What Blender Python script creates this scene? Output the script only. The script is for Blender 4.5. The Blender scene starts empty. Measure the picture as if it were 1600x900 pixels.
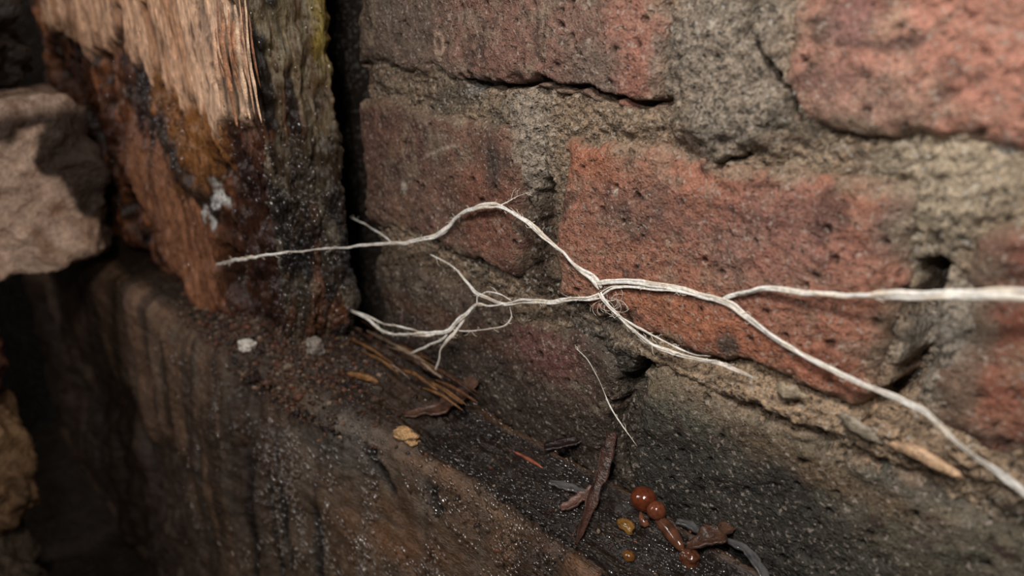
import bpy, math, random
import numpy as np
from mathutils import Vector, Matrix

# ------------------------------------------------------------------ camera, world, lamp
# one unit is 20 cm: the camera is 20 cm from a brick wall (plane y = 0), 18 cm above a timber sill
sc = bpy.context.scene
sc.unit_settings.system = 'METRIC'
sc.unit_settings.scale_length = 0.2
FPX = 1100.0
PITCH = math.atan(450 / FPX)
YAW = math.atan(1160 / (FPX / math.cos(PITCH)))
CAM = np.array([0.0, -1.0, 0.0])
hd = np.array([-math.cos(YAW), math.sin(YAW), 0.0])
FW = hd * math.cos(PITCH) + np.array([0, 0, -math.sin(PITCH)])
RT = np.array([hd[1], -hd[0], 0.0])
UP = np.cross(RT, FW)
cd = bpy.data.cameras.new('camera'); cam = bpy.data.objects.new('camera', cd)
sc.collection.objects.link(cam)
cam.matrix_world = Matrix(((RT[0], UP[0], -FW[0], CAM[0]), (RT[1], UP[1], -FW[1], CAM[1]),
                           (RT[2], UP[2], -FW[2], CAM[2]), (0, 0, 0, 1)))
cd.sensor_width = 36; cd.lens = 36 * FPX / 1600; cd.clip_start = 0.01; cd.clip_end = 50
cd.dof.use_dof = True; cd.dof.focus_distance = 1.36; cd.dof.aperture_fstop = 1.3
sc.camera = cam

wd = bpy.data.worlds.new('dim_room'); sc.world = wd; wd.use_nodes = True
wd.node_tree.nodes['Background'].inputs[0].default_value = (0.75, 0.87, 1.0, 1)
wd.node_tree.nodes['Background'].inputs[1].default_value = 0.03

def area_lamp(name, loc, target, size, power, color):
    d = bpy.data.lights.new(name, 'AREA'); d.shape = 'DISK'; d.size = size; d.energy = power; d.color = color
    o = bpy.data.objects.new(name, d); sc.collection.objects.link(o); o.location = loc
    o.rotation_euler = (Vector(target) - Vector(loc)).to_track_quat('-Z', 'Y').to_euler()
    return o
area_lamp('inspection_lamp', (-0.12, -1.2, 0.95), (-0.85, 0, -0.35), 0.35, 30, (1.0, 0.96, 0.91))

area_lamp('left_fill_lamp', (-2.7, -2.6, 1.3), (-1.5, -0.2, -0.8), 0.6, 24, (1.0, 0.98, 0.95))  # soft lamp added at left for sheen and fill; no window there
area_lamp('glint_lamp', (-0.18, -1.08, 0.30), (-1.2, -0.1, -0.7), 0.03, 4.2, (1.0, 0.97, 0.93))  # small hard lamp added beside the camera to raise glints on wet wood

sc.view_settings.view_transform = 'Standard'; sc.view_settings.look = 'None'
sc.view_settings.gamma = 1.0; sc.view_settings.use_curve_mapping = False
sc.view_settings.exposure = 0.12

# ------------------------------------------------------------------ helpers: positions
def ray(px, py): return FW * FPX + RT * (px - 800) - UP * (py - 450)
def W(px, py, Y=0.0):                       # point of a plane parallel to the wall
    r = ray(px, py); return CAM + r * ((Y - CAM[1]) / r[1])
def H(px, py, Z=-0.9):                      # point of a level plane
    r = ray(px, py); return CAM + r * ((Z - CAM[2]) / r[2])
def XF(px, py, X=-1.6):                     # point of a plane square to the wall
    r = ray(px, py); return CAM + r * ((X - CAM[0]) / r[0])

# ------------------------------------------------------------------ helpers: noise
def _h(i, j, k, s):
    n = (i * 374761393 + j * 668265263 + k * 1442695041 + s * 974634777) & 0xffffffff
    n = n.astype(np.uint32)
    n = (n ^ (n >> np.uint32(13))) * np.uint32(1274126177)
    n = (n ^ (n >> np.uint32(15))) * np.uint32(2246822519)
    n = n ^ (n >> np.uint32(16))
    return n.astype(np.float32) * np.float32(1 / 4294967296.0)
def vn(x, y, z=0.0, s=0):
    x, y, z = np.broadcast_arrays(np.asarray(x, float), np.asarray(y, float), np.asarray(z, float))
    fx, fy, fz = np.floor(x), np.floor(y), np.floor(z)
    i, j, k = fx.astype(np.int64), fy.astype(np.int64), fz.astype(np.int64)
    u, v, w = (x - fx), (y - fy), (z - fz)
    u = u * u * (3 - 2 * u); v = v * v * (3 - 2 * v); w = w * w * (3 - 2 * w)
    def pl(kk):
        a = _h(i, j, kk, s); b = _h(i + 1, j, kk, s); c = _h(i, j + 1, kk, s); d = _h(i + 1, j + 1, kk, s)
        return (a + (b - a) * u) + ((c + (d - c) * u) - (a + (b - a) * u)) * v
    p0 = pl(k)
    if not np.any(w): return p0 * 2 - 1
    return (p0 + (pl(k + 1) - p0) * w) * 2 - 1
def fbm(x, y, z=0.0, o=4, s=0, g=0.5):
    t = 0; a = 1.0; n = 0
    for q in range(o):
        f = 2.03 ** q
        cx, sx = math.cos(q * 1.1), math.sin(q * 1.1)
        xx = (np.asarray(x) * cx - np.asarray(y) * sx) if q else x
        yy = (np.asarray(x) * sx + np.asarray(y) * cx) if q else y
        t = t + a * vn(np.asarray(xx) * f + 17.3 * q, np.asarray(yy) * f - 9.1 * q, np.asarray(z) * f, s + q * 13); n += a; a *= g
    return t / n * 1.5
def fba(x, y, o=4, s=0, g=0.5):               # axis-kept fbm for wood grain
    t = 0; a = 1.0; n = 0
    for q in range(o):
        f = 2.03 ** q
        t = t + a * vn(np.asarray(x) * f + 17.3 * q, np.asarray(y) * f - 9.1 * q, 0.0, s + q * 13); n += a; a *= g
    return t / n * 1.5
def wor(x, y, s=0):                           # cell noise: distance to the nearest point, cell value
    fx, fy = np.floor(x), np.floor(y); i, j = fx.astype(np.int64), fy.astype(np.int64)
    best = np.full(np.shape(x), 9.0); val = np.zeros(np.shape(x)); z = np.zeros_like(i)
    for a in (-1, 0, 1):
        for b in (-1, 0, 1):
            d = (x - (fx + a + _h(i + a, j + b, z, s))) ** 2 + (y - (fy + b + _h(i + a, j + b, z, s + 7))) ** 2
            m = d < best; best = np.where(m, d, best); val = np.where(m, _h(i + a, j + b, z, s + 3), val)
    return np.sqrt(best), val
def sst(a, b, x): t = np.clip((x - a) / (b - a), 0, 1); return t * t * (3 - 2 * t)
def C3(r, g, b): return np.array([((c / 255) / 12.92 if c / 255 <= 0.04045 else ((c / 255 + 0.055) / 1.055) ** 2.4) for c in (r, g, b)])
def mix(a, b, m):
    m = np.asarray(m)[..., None]; return a * (1 - m) + b * m
def flat(c, shape): return np.broadcast_to(c, tuple(shape) + (3,)).copy()
def segdist(x, y, pts):                       # distance to a polyline
    best = np.full(np.shape(x), 1e9)
    for (ax, ay), (bx, by) in zip(pts[:-1], pts[1:]):
        dx, dy = bx - ax, by - ay; L = dx * dx + dy * dy + 1e-12
        t = np.clip(((x - ax) * dx + (y - ay) * dy) / L, 0, 1)
        best = np.minimum(best, np.hypot(x - ax - t * dx, y - ay - t * dy))
    return best
def polym(x, y, poly, soft):                  # soft inside mask of a polygon
    ins = np.zeros(np.shape(x), bool); n = len(poly)
    for q in range(n):
        ax, ay = poly[q]; bx, by = poly[(q + 1) % n]
        c = ((ay > y) != (by > y)) & (x < (bx - ax) * (y - ay) / (by - ay + 1e-12) + ax); ins ^= c
    d = segdist(x, y, list(poly) + [poly[0]]); d = np.where(ins, d, -d)
    return sst(-soft, soft, d)

# ------------------------------------------------------------------ helpers: meshes
def obj(name, V, F, mat, parent=None, col=None, wet=None, smooth=True, origin=None):
    """ONE mesh object. V (n,3) world coordinates; F an (m,4)/(m,3) array or a list of faces."""
    V = np.asarray(V, float).reshape(-1, 3)
    if parent is not None: org = np.array(parent.matrix_basis.translation) if parent.parent is None else np.array(parent.parent.matrix_basis.translation)
    elif origin is not None: org = np.array(origin)
    else: org = np.array([(V[:, 0].min() + V[:, 0].max()) / 2, (V[:, 1].min() + V[:, 1].max()) / 2, V[:, 2].min()])
    me = bpy.data.meshes.new(name)
    if isinstance(F, np.ndarray):
        k = F.shape[1]
        me.vertices.add(len(V)); me.vertices.foreach_set('co', (V - org).ravel().astype(np.float32))
        me.loops.add(F.size); me.loops.foreach_set('vertex_index', F.ravel().astype(np.int32))
        me.polygons.add(len(F)); me.polygons.foreach_set('loop_start', np.arange(0, F.size, k, dtype=np.int32))
        me.update(calc_edges=True)
    else:
        me.from_pydata((V - org).tolist(), [], [list(map(int, f)) for f in F])
    me.validate()
    me.polygons.foreach_set('use_smooth', np.full(len(me.polygons), smooth, dtype=bool))
    if col is not None:
        a = me.attributes.new('col', 'FLOAT_COLOR', 'POINT')
        c = np.ones((len(V), 4), np.float32); c[:, :3] = np.clip(np.asarray(col).reshape(-1, 3), 0.001, 1); a.data.foreach_set('color', c.ravel())
    if wet is not None:
        a = me.attributes.new('wet', 'FLOAT', 'POINT'); a.data.foreach_set('value', np.clip(np.asarray(wet, np.float32).ravel(), 0, 1))
    me.materials.append(mat)
    o = bpy.data.objects.new(name, me); sc.collection.objects.link(o)
    if parent is None: o.location = org
    else: o.parent = parent
    return o
def empty(name, loc):
    o = bpy.data.objects.new(name, None); sc.collection.objects.link(o); o.location = loc
    o.empty_display_size = 0.05; return o
def tag(o, label=None, cat=None, group=None, kind=None):
    if label: o['label'] = label
    if cat: o['category'] = cat
    if group: o['group'] = group
    if kind: o['kind'] = kind
    return o
def gridF(n, m, wrap=False, flip=False):
    i = np.arange(n - 1)[:, None]; j = np.arange(m if wrap else m - 1)[None, :]
    j2 = (j + 1) % m
    a = i * m + j; b = i * m + j2; c = (i + 1) * m + j2; d = (i + 1) * m + j
    f = np.stack([a, b, c, d], -1).reshape(-1, 4)
    return f[:, ::-1].copy() if flip else f

# ------------------------------------------------------------------ materials
def material(name, rough=0.7, wetrough=0.2, fine=260, amp=0.45, mid=40, midamp=0.25, stretch=(1, 1, 1), bump=0.5, bdist=0.003,
             pore=0.0, speck=0.0, speckcol=(0.6, 0.55, 0.48), spec=0.5, color=None, wetdef=0.0, sss=0.0, coarse=0.5, coat=0.0, coatscale=170):
    m = bpy.data.materials.new(name); m.use_nodes = True; nt = m.node_tree; N = nt.nodes; L = nt.links
    bs = N['Principled BSDF']
    tc = N.new('ShaderNodeTexCoord'); mp = N.new('ShaderNodeMapping'); mp.inputs['Scale'].default_value = stretch
    L.new(tc.outputs['Object'], mp.inputs[0])
    def noise(scale, detail, rough_=0.6):
        n = N.new('ShaderNodeTexNoise'); n.inputs['Scale'].default_value = scale; n.inputs['Detail'].default_value = detail
        n.inputs['Roughness'].default_value = rough_; L.new(mp.outputs[0], n.inputs['Vector']); return n
    def rng(src, a, b, c, d):
        r = N.new('ShaderNodeMapRange'); r.inputs[1].default_value = a; r.inputs[2].default_value = b
        r.inputs[3].default_value = c; r.inputs[4].default_value = d; L.new(src, r.inputs[0]); return r.outputs[0]
    def vmul(col, fac):
        x = N.new('ShaderNodeVectorMath'); x.operation = 'SCALE'; L.new(col, x.inputs[0]); L.new(fac, x.inputs['Scale']); return x.outputs[0]
    if color is None:
        at = N.new('ShaderNodeAttribute'); at.attribute_name = 'col'; col = at.outputs['Color']
    else:
        rgb = N.new('ShaderNodeRGB'); rgb.outputs[0].default_value = (*color, 1); col = rgb.outputs[0]
    n1 = noise(fine, 3); n2 = noise(mid, 4)
    col = vmul(col, rng(n1.outputs[0], 0.3, 0.7, 1 - amp, 1 + amp))
    col = vmul(col, rng(n2.outputs[0], 0.3, 0.7, 1 - midamp, 1 + midamp))
    h = n1.outputs[0]
    if pore:
        n3 = noise(fine * 0.45, 2, 0.5); pf = rng(n3.outputs[0], 0.30, 0.40, 1 - pore, 1.0); col = vmul(col, pf)
        ad = N.new('ShaderNodeMath'); ad.operation = 'MULTIPLY_ADD'; L.new(pf, ad.inputs[0]); ad.inputs[1].default_value = 1.2; L.new(h, ad.inputs[2]); h = ad.outputs[0]
    if speck:
        n4 = noise(fine * 0.55, 2, 0.5)
        mp2 = N.new('ShaderNodeMapping'); mp2.inputs['Location'].default_value = (5.3, 2.1, 7.7); L.new(mp.outputs[0], mp2.inputs[0]); L.new(mp2.outputs[0], n4.inputs['Vector'])
        mx = N.new('ShaderNodeMix'); mx.data_type = 'RGBA'; L.new(rng(n4.outputs[0], 0.60, 0.67, 0.0, speck), mx.inputs['Factor'])
        L.new(col, mx.inputs['A']); mx.inputs['B'].default_value = (*speckcol, 1); col = mx.outputs['Result']
    L.new(col, bs.inputs['Base Color'])
    aw = N.new('ShaderNodeAttribute'); aw.attribute_name = 'wet'
    if wetdef:
        rr = N.new('ShaderNodeValue'); rr.outputs[0].default_value = rough + (wetrough - rough) * wetdef; ro = rr.outputs[0]
    else:
        ro = rng(aw.outputs['Fac'], 0, 1, rough, wetrough)
    nr = noise(fine * 0.3, 2); ra = N.new('ShaderNodeMath'); ra.operation = 'MULTIPLY'; L.new(ro, ra.inputs[0]); L.new(rng(nr.outputs[0], 0.3, 0.7, 0.75, 1.25), ra.inputs[1])
    L.new(ra.outputs[0], bs.inputs['Roughness'])
    bs.inputs['Specular IOR Level'].default_value = spec
    if sss:
        bs.inputs['Subsurface Weight'].default_value = sss; bs.inputs['Subsurface Radius'].default_value = (0.01, 0.006, 0.004); bs.inputs['Subsurface Scale'].default_value = 1.0
    if coat:                                   # film of water lying over the grain
        nw = noise(coatscale, 2, 0.6); bw = N.new('ShaderNodeBump'); bw.inputs['Strength'].default_value = 1.0; bw.inputs['Distance'].default_value = 0.008
        L.new(nw.outputs[0], bw.inputs['Height']); L.new(bw.outputs[0], bs.inputs['Coat Normal'])
        L.new(rng(aw.outputs['Fac'], 0.2, 1, 0.0, coat), bs.inputs['Coat Weight']); bs.inputs['Coat Roughness'].default_value = 0.16
    b1 = N.new('ShaderNodeBump'); b1.inputs['Strength'].default_value = coarse; b1.inputs['Distance'].default_value = bdist * 4; L.new(n2.outputs[0], b1.inputs['Height'])
    b2 = N.new('ShaderNodeBump'); b2.inputs['Strength'].default_value = bump; b2.inputs['Distance'].default_value = bdist; L.new(h, b2.inputs['Height'])
    L.new(b1.outputs[0], b2.inputs['Normal']); L.new(b2.outputs[0], bs.inputs['Normal'])
    return m
M_BRICK = material('weathered_brick', 0.75, 0.35, 230, 0.42, 50, 0.24, bump=0.9, bdist=0.005, pore=0.45, speck=0.6, speckcol=(0.42, 0.34, 0.28), spec=0.35)
M_MORTAR = material('crumbly_mortar', 0.85, 0.4, 200, 0.7, 60, 0.35, bump=0.9, bdist=0.006, pore=0.65, speck=0.5, speckcol=(0.5, 0.46, 0.4), spec=0.3)
M_BEAM = material('wet_sill_wood', 0.45, 0.24, 240, 0.6, 26, 0.4, stretch=(0.45, 1.6, 1.6), bump=0.9, bdist=0.004, speck=0.18, speckcol=(0.36, 0.28, 0.21), spec=0.55)  # pale specks painted into the colour to suggest wet glints
M_POST = material('rotten_post_wood', 0.6, 0.2, 190, 0.5, 34, 0.4, stretch=(1.8, 1.8, 0.22), bump=0.8, bdist=0.004, pore=0.5, spec=0.5)
M_STONE = material('rough_stone', 0.8, 0.25, 120, 0.35, 28, 0.25, bump=0.9, bdist=0.007, spec=0.35, coarse=0.8)
M_CRUMB = material('frass_crumbs', 0.5, 0.12, 160, 0.4, 40, 0.3, bump=0.8, bdist=0.004, spec=0.5)
M_STRAND = material('fungal_strand', 0.7, 0.4, 160, 0.28, 22, 0.22, bump=0.5, bdist=0.003, spec=0.3, sss=0.15)
M_SPLINT = material('splintered_wood', 0.45, 0.18, 220, 0.4, 40, 0.3, bump=0.6, bdist=0.003, spec=0.5)
M_GLOSS = material('glossy_brown', 0.2, 0.1, 60, 0.25, 20, 0.25, bump=0.15, bdist=0.003, spec=0.6, coarse=0.15)
M_SOIL = material('dark_soil', 0.8, 0.3, 60, 0.5, 12, 0.4, bump=0.9, bdist=0.02, spec=0.3, color=tuple(C3(48, 38, 30)))

# ------------------------------------------------------------------ the brick wall
def wp(*pp): return [tuple(W(a, b)[[0, 2]]) for a, b in pp]
def wc(a, b): p = W(a, b); return p[0], p[2]
def bl(x, z, a, b, ra, rb=None, soft=0.5, s=0, wob=0.35):         # a ragged stain round a spot of the wall; radii in units
    cx, cz = wc(a, b); rb = rb or ra
    d = np.hypot((x - cx) / ra, (z - cz) / rb) + wob * fbm(x * 16, z * 16, 0, 4, 900 + s)
    return sst(1 + soft, 1 - soft, d)
CRACKS = [(wp((715, 122), (760, 136), (800, 137), (845, 128), (900, 142), (960, 155), (1035, 168)), 0.008, 0.055),
          (wp((846, 296), (838, 340), (832, 392), (822, 440)), 0.014, 0.06),
          (wp((1442, 428), (1434, 470), (1428, 555), (1412, 605), (1372, 640)), 0.017, 0.09),
          (wp((1110, 270), (1135, 250), (1168, 243)), 0.004, 0.03),
          (wp((1178, 0), (1160, 55), (1198, 100), (1222, 140), (1242, 190)), 0.006, 0.04),
          (wp((1012, 572), (985, 600), (965, 615), (958, 640), (962, 690), (975, 740)), 0.011, 0.06),
          (wp((545, 98), (575, 100)), 0.006, 0.04),
          (wp((1370, 645), (1358, 668), (1372, 690)), 0.006, 0.04)]
def mortar_y(x, z):
    y = 0.020 + 0.010 * fbm(x * 9, z * 9, 0, 3, 5)
    d, v = wor(x * 55 + fbm(x * 40, z * 40, 0, 2, 3), z * 55 + fbm(x * 40, z * 40, 0, 2, 8), 4)
    y = y + 0.010 * (d - 0.45) * (0.4 + v)
    y = y + 0.006 * fbm(x * 90, z * 90, 0, 3, 21)
    for a, b, ra, rb, dy in ((820, 235, 0.025, 0.11, -0.016), (1130, 90, 0.09, 0.15, -0.026), (1190, 190, 0.09, 0.04, -0.016), (1010, 190, 0.14, 0.025, -0.012),
                             (1500, 300, 0.05, 0.05, -0.020), (1455, 520, 0.03, 0.10, -0.008), (1100, 590, 0.2, 0.022, -0.018), (1300, 660, 0.16, 0.03, -0.016),
                             (1440, 690, 0.10, 0.03, -0.014), (600, 120, 0.10, 0.03, -0.014), (990, 560, 0.06, 0.05, -0.016), (985, 740, 0.04, 0.06, -0.012)):
        y = y + dy * bl(x, z, a, b, ra, rb, 0.5, int(a))
    for pl_, w, dep in CRACKS:
        dd = segdist(x + 0.012 * fbm(x * 30, z * 30, 0, 3, 31), z + 0.012 * fbm(x * 30, z * 30, 0, 3, 37), pl_)
        y = y + dep * sst(w * 1.5, w * 0.4, dd)
    return y
def mortar_c(x, z):
    c = flat(C3(132, 116, 98), x.shape)
    c = mix(c, C3(96, 88, 76), sst(0.0, 0.8, fbm(x * 12, z * 12, 0, 4, 61)))
    c = mix(c, C3(150, 138, 118), 0.6 * sst(0.2, 0.9, fbm(x * 20, z * 20, 0, 4, 71)))
    c = mix(c, C3(84, 72, 60), 0.7 * bl(x, z, 600, 60, 0.35, 0.14, 0.5, 1))
    c = mix(c, C3(146, 138, 126), 0.8 * bl(x, z, 820, 240, 0.06, 0.16, 0.5, 2))
    c = mix(c, C3(62, 46, 36), 0.85 * bl(x, z, 838, 380, 0.05, 0.1, 0.5, 3))
    c = mix(c, C3(52, 42, 33), 0.8 * bl(x, z, 850, 450, 0.12, 0.04, 0.5, 4))
    c = mix(c, C3(78, 76, 72), 0.85 * bl(x, z, 960, 530, 0.13, 0.07, 0.4, 5))
    c = mix(c, C3(66, 62, 55), 0.8 * bl(x, z, 990, 640, 0.1, 0.12, 0.5, 6))
    c = mix(c, C3(84, 70, 56), 0.8 * bl(x, z, 660, 450, 0.4, 0.08, 0.5, 7))
    c = mix(c, C3(164, 154, 134), 0.8 * bl(x, z, 1490, 300, 0.08, 0.07, 0.5, 8))
    c = mix(c, C3(150, 146, 136), 0.7 * bl(x, z, 1460, 540, 0.04, 0.1, 0.5, 9))
    c = mix(c, C3(160, 140, 116), 0.75 * bl(x, z, 1230, 620, 0.36, 0.06, 0.5, 10))
    c = mix(c, C3(128, 122, 112), 0.7 * bl(x, z, 1130, 80, 0.12, 0.16, 0.5, 11))
    c = mix(c, C3(178, 184, 188), 0.8 * bl(x, z, 1590, 195, 0.012, 0.014, 0.5, 12))
    c = mix(c, C3(178, 184, 188), 0.8 * bl(x, z, 1570, 225, 0.010, 0.012, 0.5, 13))
    c = mix(c, C3(150, 152, 150), 0.7 * bl(x, z, 735, 130, 0.03, 0.02, 0.5, 14))
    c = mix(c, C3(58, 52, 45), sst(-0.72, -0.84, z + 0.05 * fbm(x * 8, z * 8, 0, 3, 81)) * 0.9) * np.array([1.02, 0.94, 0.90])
    return c
wall = empty('wall_back', (-0.5, 0.0, -2.3)); tag(wall, 'old red brick wall with crumbling grey mortar behind the timber', None, None, 'structure')
st = 0.0042
xs = np.arange(-1.6, 0.62, st); zs = np.arange(-1.12, 0.36, st)
Xg, Zg = np.meshgrid(xs, zs, indexing='ij')
Yg = mortar_y(Xg, Zg)
edge = sst(0.05, 0.0, Xg + 1.6); Yg = Yg + 0.05 * edge
Pm = np.stack([Xg, Yg, Zg], -1); colm = mortar_c(Xg, Zg)
back = Pm.copy()[:1]; back[..., 1] = 0.45                     # left reveal of the wall
Pm = np.concatenate([back, Pm], 0); colm = np.concatenate([colm[:1], colm], 0)
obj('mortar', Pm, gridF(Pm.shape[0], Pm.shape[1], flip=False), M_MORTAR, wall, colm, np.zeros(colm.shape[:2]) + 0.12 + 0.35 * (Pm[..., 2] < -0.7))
# plain body of the wall behind the face, down to the ground
def boxVF(x0, x1, y0, y1, z0, z1):
    V = [(x, y, z) for x in (x0, x1) for y in (y0, y1) for z in (z0, z1)]
    F = [(0, 1, 3, 2), (4, 6, 7, 5), (0, 4, 5, 1), (2, 3, 7, 6), (0, 2, 6, 4), (1, 5, 7, 3)]
    return V, F
V, F = boxVF(-1.58, 0.62, 0.10, 0.46, -2.6, 0.36); obj('wall_core', V, F, M_MORTAR, wall, flat(C3(70, 60, 52), (8,)), np.zeros(8), False)
V, F = boxVF(-4.2, -1.58, 0.46, 0.6, -2.6, 0.7); obj('recess_back', V, F, M_MORTAR, wall, flat(C3(40, 34, 30), (8,)), np.zeros(8), False)
V, F = boxVF(-4.2, -2.05, 0.02, 0.46, -2.6, 0.7); obj('recess_side', V, F, M_MORTAR, wall, flat(C3(50, 40, 34), (8,)), np.zeros(8), False)

def brick(x0, x1, z0, z1, colfn, seed, step=0.0034, y0=0.0, tx=0.0, tz=0.0, chip=1.0, rad=0.03, wetfn=None):
    hx, hz = (x1 - x0) / 2, (z1 - z0) / 2; cx, cz = (x0 + x1) / 2, (z0 + z1) / 2
    n = max(8, int(2 * hx / step)); m = max(8, int(2 * hz / step))
    s = np.concatenate([[-1] * 3, np.linspace(-1, 1, n), [1] * 3]); t = np.concatenate([[-1] * 3, np.linspace(-1, 1, m), [1] * 3])
    ks = np.concatenate([[3, 2, 1], np.zeros(n), [1, 2, 3]]); kt = np.concatenate([[3, 2, 1], np.zeros(m), [1, 2, 3]])
    S, T = np.meshgrid(s, t, indexing='ij'); K = np.maximum(*np.meshgrid(ks, kt, indexing='ij'))
    px, pz = S * hx, T * hz
    qx = np.sign(px) * np.maximum(np.abs(px) - (hx - rad), 0); qz = np.sign(pz) * np.maximum(np.abs(pz) - (hz - rad), 0)
    L = np.hypot(qx, qz); mx = np.maximum(np.abs(qx), np.abs(qz)); k = np.where(L > 1e-9, mx / np.maximum(L, 1e-9), 1)
    px = px - qx + qx * k; pz = pz - qz + qz * k
    de = np.minimum(hx - np.abs(S * hx), hz - np.abs(T * hz))
    x, z = cx + px, cz + pz
    ew = np.exp(-de / 0.05)
    x = x + ew * (0.016 * fbm(x * 7, z * 7, 0, 3, seed) + 0.007 * fbm(x * 32, z * 32, 0, 3, seed + 1))
    z = z + ew * (0.016 * fbm(x * 7, z * 7, 1, 3, seed + 2) + 0.007 * fbm(x * 32, z * 32, 1, 3, seed + 3))
    y = y0 + tx * px + tz * pz + 0.016 * np.exp(-de / 0.009)
    y = y + chip * 0.05 * np.maximum(0, fbm(x * 11, z * 11, 0, 4, seed + 5) - 0.12) * np.exp(-de / 0.03)
    y = y + 0.007 * fbm(x * 5, z * 5, 0, 3, seed + 6) + 0.0035 * fbm(x * 34, z * 34, 0, 3, seed + 7) + 0.0016 * fbm(x * 120, z * 120, 0, 2, seed + 8)
    d, v = wor(x * 26, z * 26, seed + 9); pit = sst(0.22, 0.08, d * (1 + 0.4 * fbm(x * 90, z * 90, 0, 2, seed))) * (v > 0.72); y = y + 0.010 * pit
    for pl_, w, dep in CRACKS:
        y = y + dep * sst(w * 1.2, w * 0.3, segdist(x + 0.012 * fbm(x * 30, z * 30, 0, 3, 31), z + 0.012 * fbm(x * 30, z * 30, 0, 3, 37), pl_))
    y = y + np.array([0, 0.03, 0.06, 0.12])[K.astype(int)]
    c = colfn(x, z); c = mix(c, (c @ np.array([0.3, 0.6, 0.1]))[..., None] * np.array([1.10, 1.0, 0.88]), 0.06); c = mix(c, c * 0.35, pit * 0.8)
    c = mix(c, mortar_c(x, z), 0.75 * sst(0.022, 0.0, de + 0.020 * fbm(x * 25, z * 25, 0, 3, seed + 11)))
    P = np.stack([x, y, z], -1)
    w = wetfn(x, z) if wetfn else np.zeros(x.shape) + 0.15
    return obj('brick', P, gridF(*x.shape), M_BRICK, wall, c, w)
def base_c(x, z, a, b, c, seed, f=7):
    o = mix(flat(a, x.shape), b, sst(-0.1, 0.7, fbm(x * f, z * f, 0, 4, seed)))
    o = mix(o, c, 0.8 * sst(0.1, 0.8, fbm(x * f * 1.7, z * f * 1.7, 0, 4, seed + 50)))
    o = mix(o, C3(128, 108, 94), 0.45 * sst(0.0, 0.7, fbm(x * 32, z * 32, 0, 4, seed + 70)))
    o = mix(o, (o @ np.array([0.3, 0.6, 0.1]))[..., None] * np.array([1.10, 1.0, 0.88]), 0.17) * np.array([1.02, 1.10, 1.0])
    o = mix(o, C3(70, 50, 44), 0.7 * sst(0.35, 0.8, fbm(x * 26, z * 26, 0, 3, seed + 90)))
    return o
def ring(x, z, a, b, ra, rb, s=0):
    cx, cz = wc(a, b); d = np.hypot((x - cx) / ra, (z - cz) / rb) + 0.25 * fbm(x * 40, z * 40, 0, 3, s)
    return sst(0.45, 0.0, np.abs(d - 1))
def colA(x, z):
    c = base_c(x, z, C3(128, 84, 74), C3(108, 72, 64), C3(134, 100, 88), 100)
    c = mix(c, C3(88, 76, 64), 0.75 * bl(x, z, 600, 60, 0.22, 0.2, 0.5, 20))
    c = mix(c, C3(164, 108, 90), 0.55 * bl(x, z, 1000, 70, 0.07, 0.12, 0.5, 21))
    c = mix(c, C3(110, 98, 88), 0.5 * bl(x, z, 930, 110, 0.06, 0.05, 0.5, 22))
    c = mix(c, C3(180, 150, 128), 0.8 * ring(x, z, 683, 70, 0.016, 0.028, 23))
    c = mix(c, C3(150, 130, 108), 0.5 * ring(x, z, 575, 28, 0.03, 0.05, 24))
    return c
def colB(x, z):
    c = base_c(x, z, C3(182, 112, 96), C3(166, 106, 92), C3(168, 124, 106), 200)
    c = mix(c, C3(140, 104, 92), 0.6 * bl(x, z, 1330, 150, 0.07, 0.05, 0.5, 25))
    c = mix(c, C3(120, 84, 80), 0.7 * bl(x, z, 1335, 30, 0.03, 0.03, 0.5, 26))
    c = mix(c, C3(84, 60, 54), 0.8 * sst(0.012, 0.003, segdist(x, z, wp((1320, 65), (1390, 72), (1440, 65))) + 0.004 * fbm(x * 40, z * 40, 0, 2, 3)))
    return c
def colC(x, z):
    c = base_c(x, z, C3(120, 78, 66), C3(100, 68, 58), C3(130, 88, 70), 300)
    c = mix(c, C3(136, 82, 62), 0.6 * bl(x, z, 760, 330, 0.09, 0.10, 0.5, 27))
    c = mix(c, C3(82, 66, 56), 0.8 * bl(x, z, 600, 400, 0.25, 0.06, 0.5, 28))
    c = mix(c, C3(66, 56, 52), 0.8 * bl(x, z, 775, 260, 0.03, 0.07, 0.5, 29))
    c = mix(c, C3(96, 78, 64), 0.6 * bl(x, z, 720, 420, 0.06, 0.05, 0.5, 30))
    c = mix(c, C3(146, 126, 106), 0.6 * ring(x, z, 640, 232, 0.022, 0.05, 31))
    c = mix(c, C3(170, 156, 140), 0.8 * bl(x, z, 632, 292, 0.012, 0.018, 0.5, 32))
    c = mix(c, C3(160, 144, 128), 0.6 * sst(0.006, 0.002, segdist(x, z, wp((662, 246), (690, 232), (715, 228)))))
    return c
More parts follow.
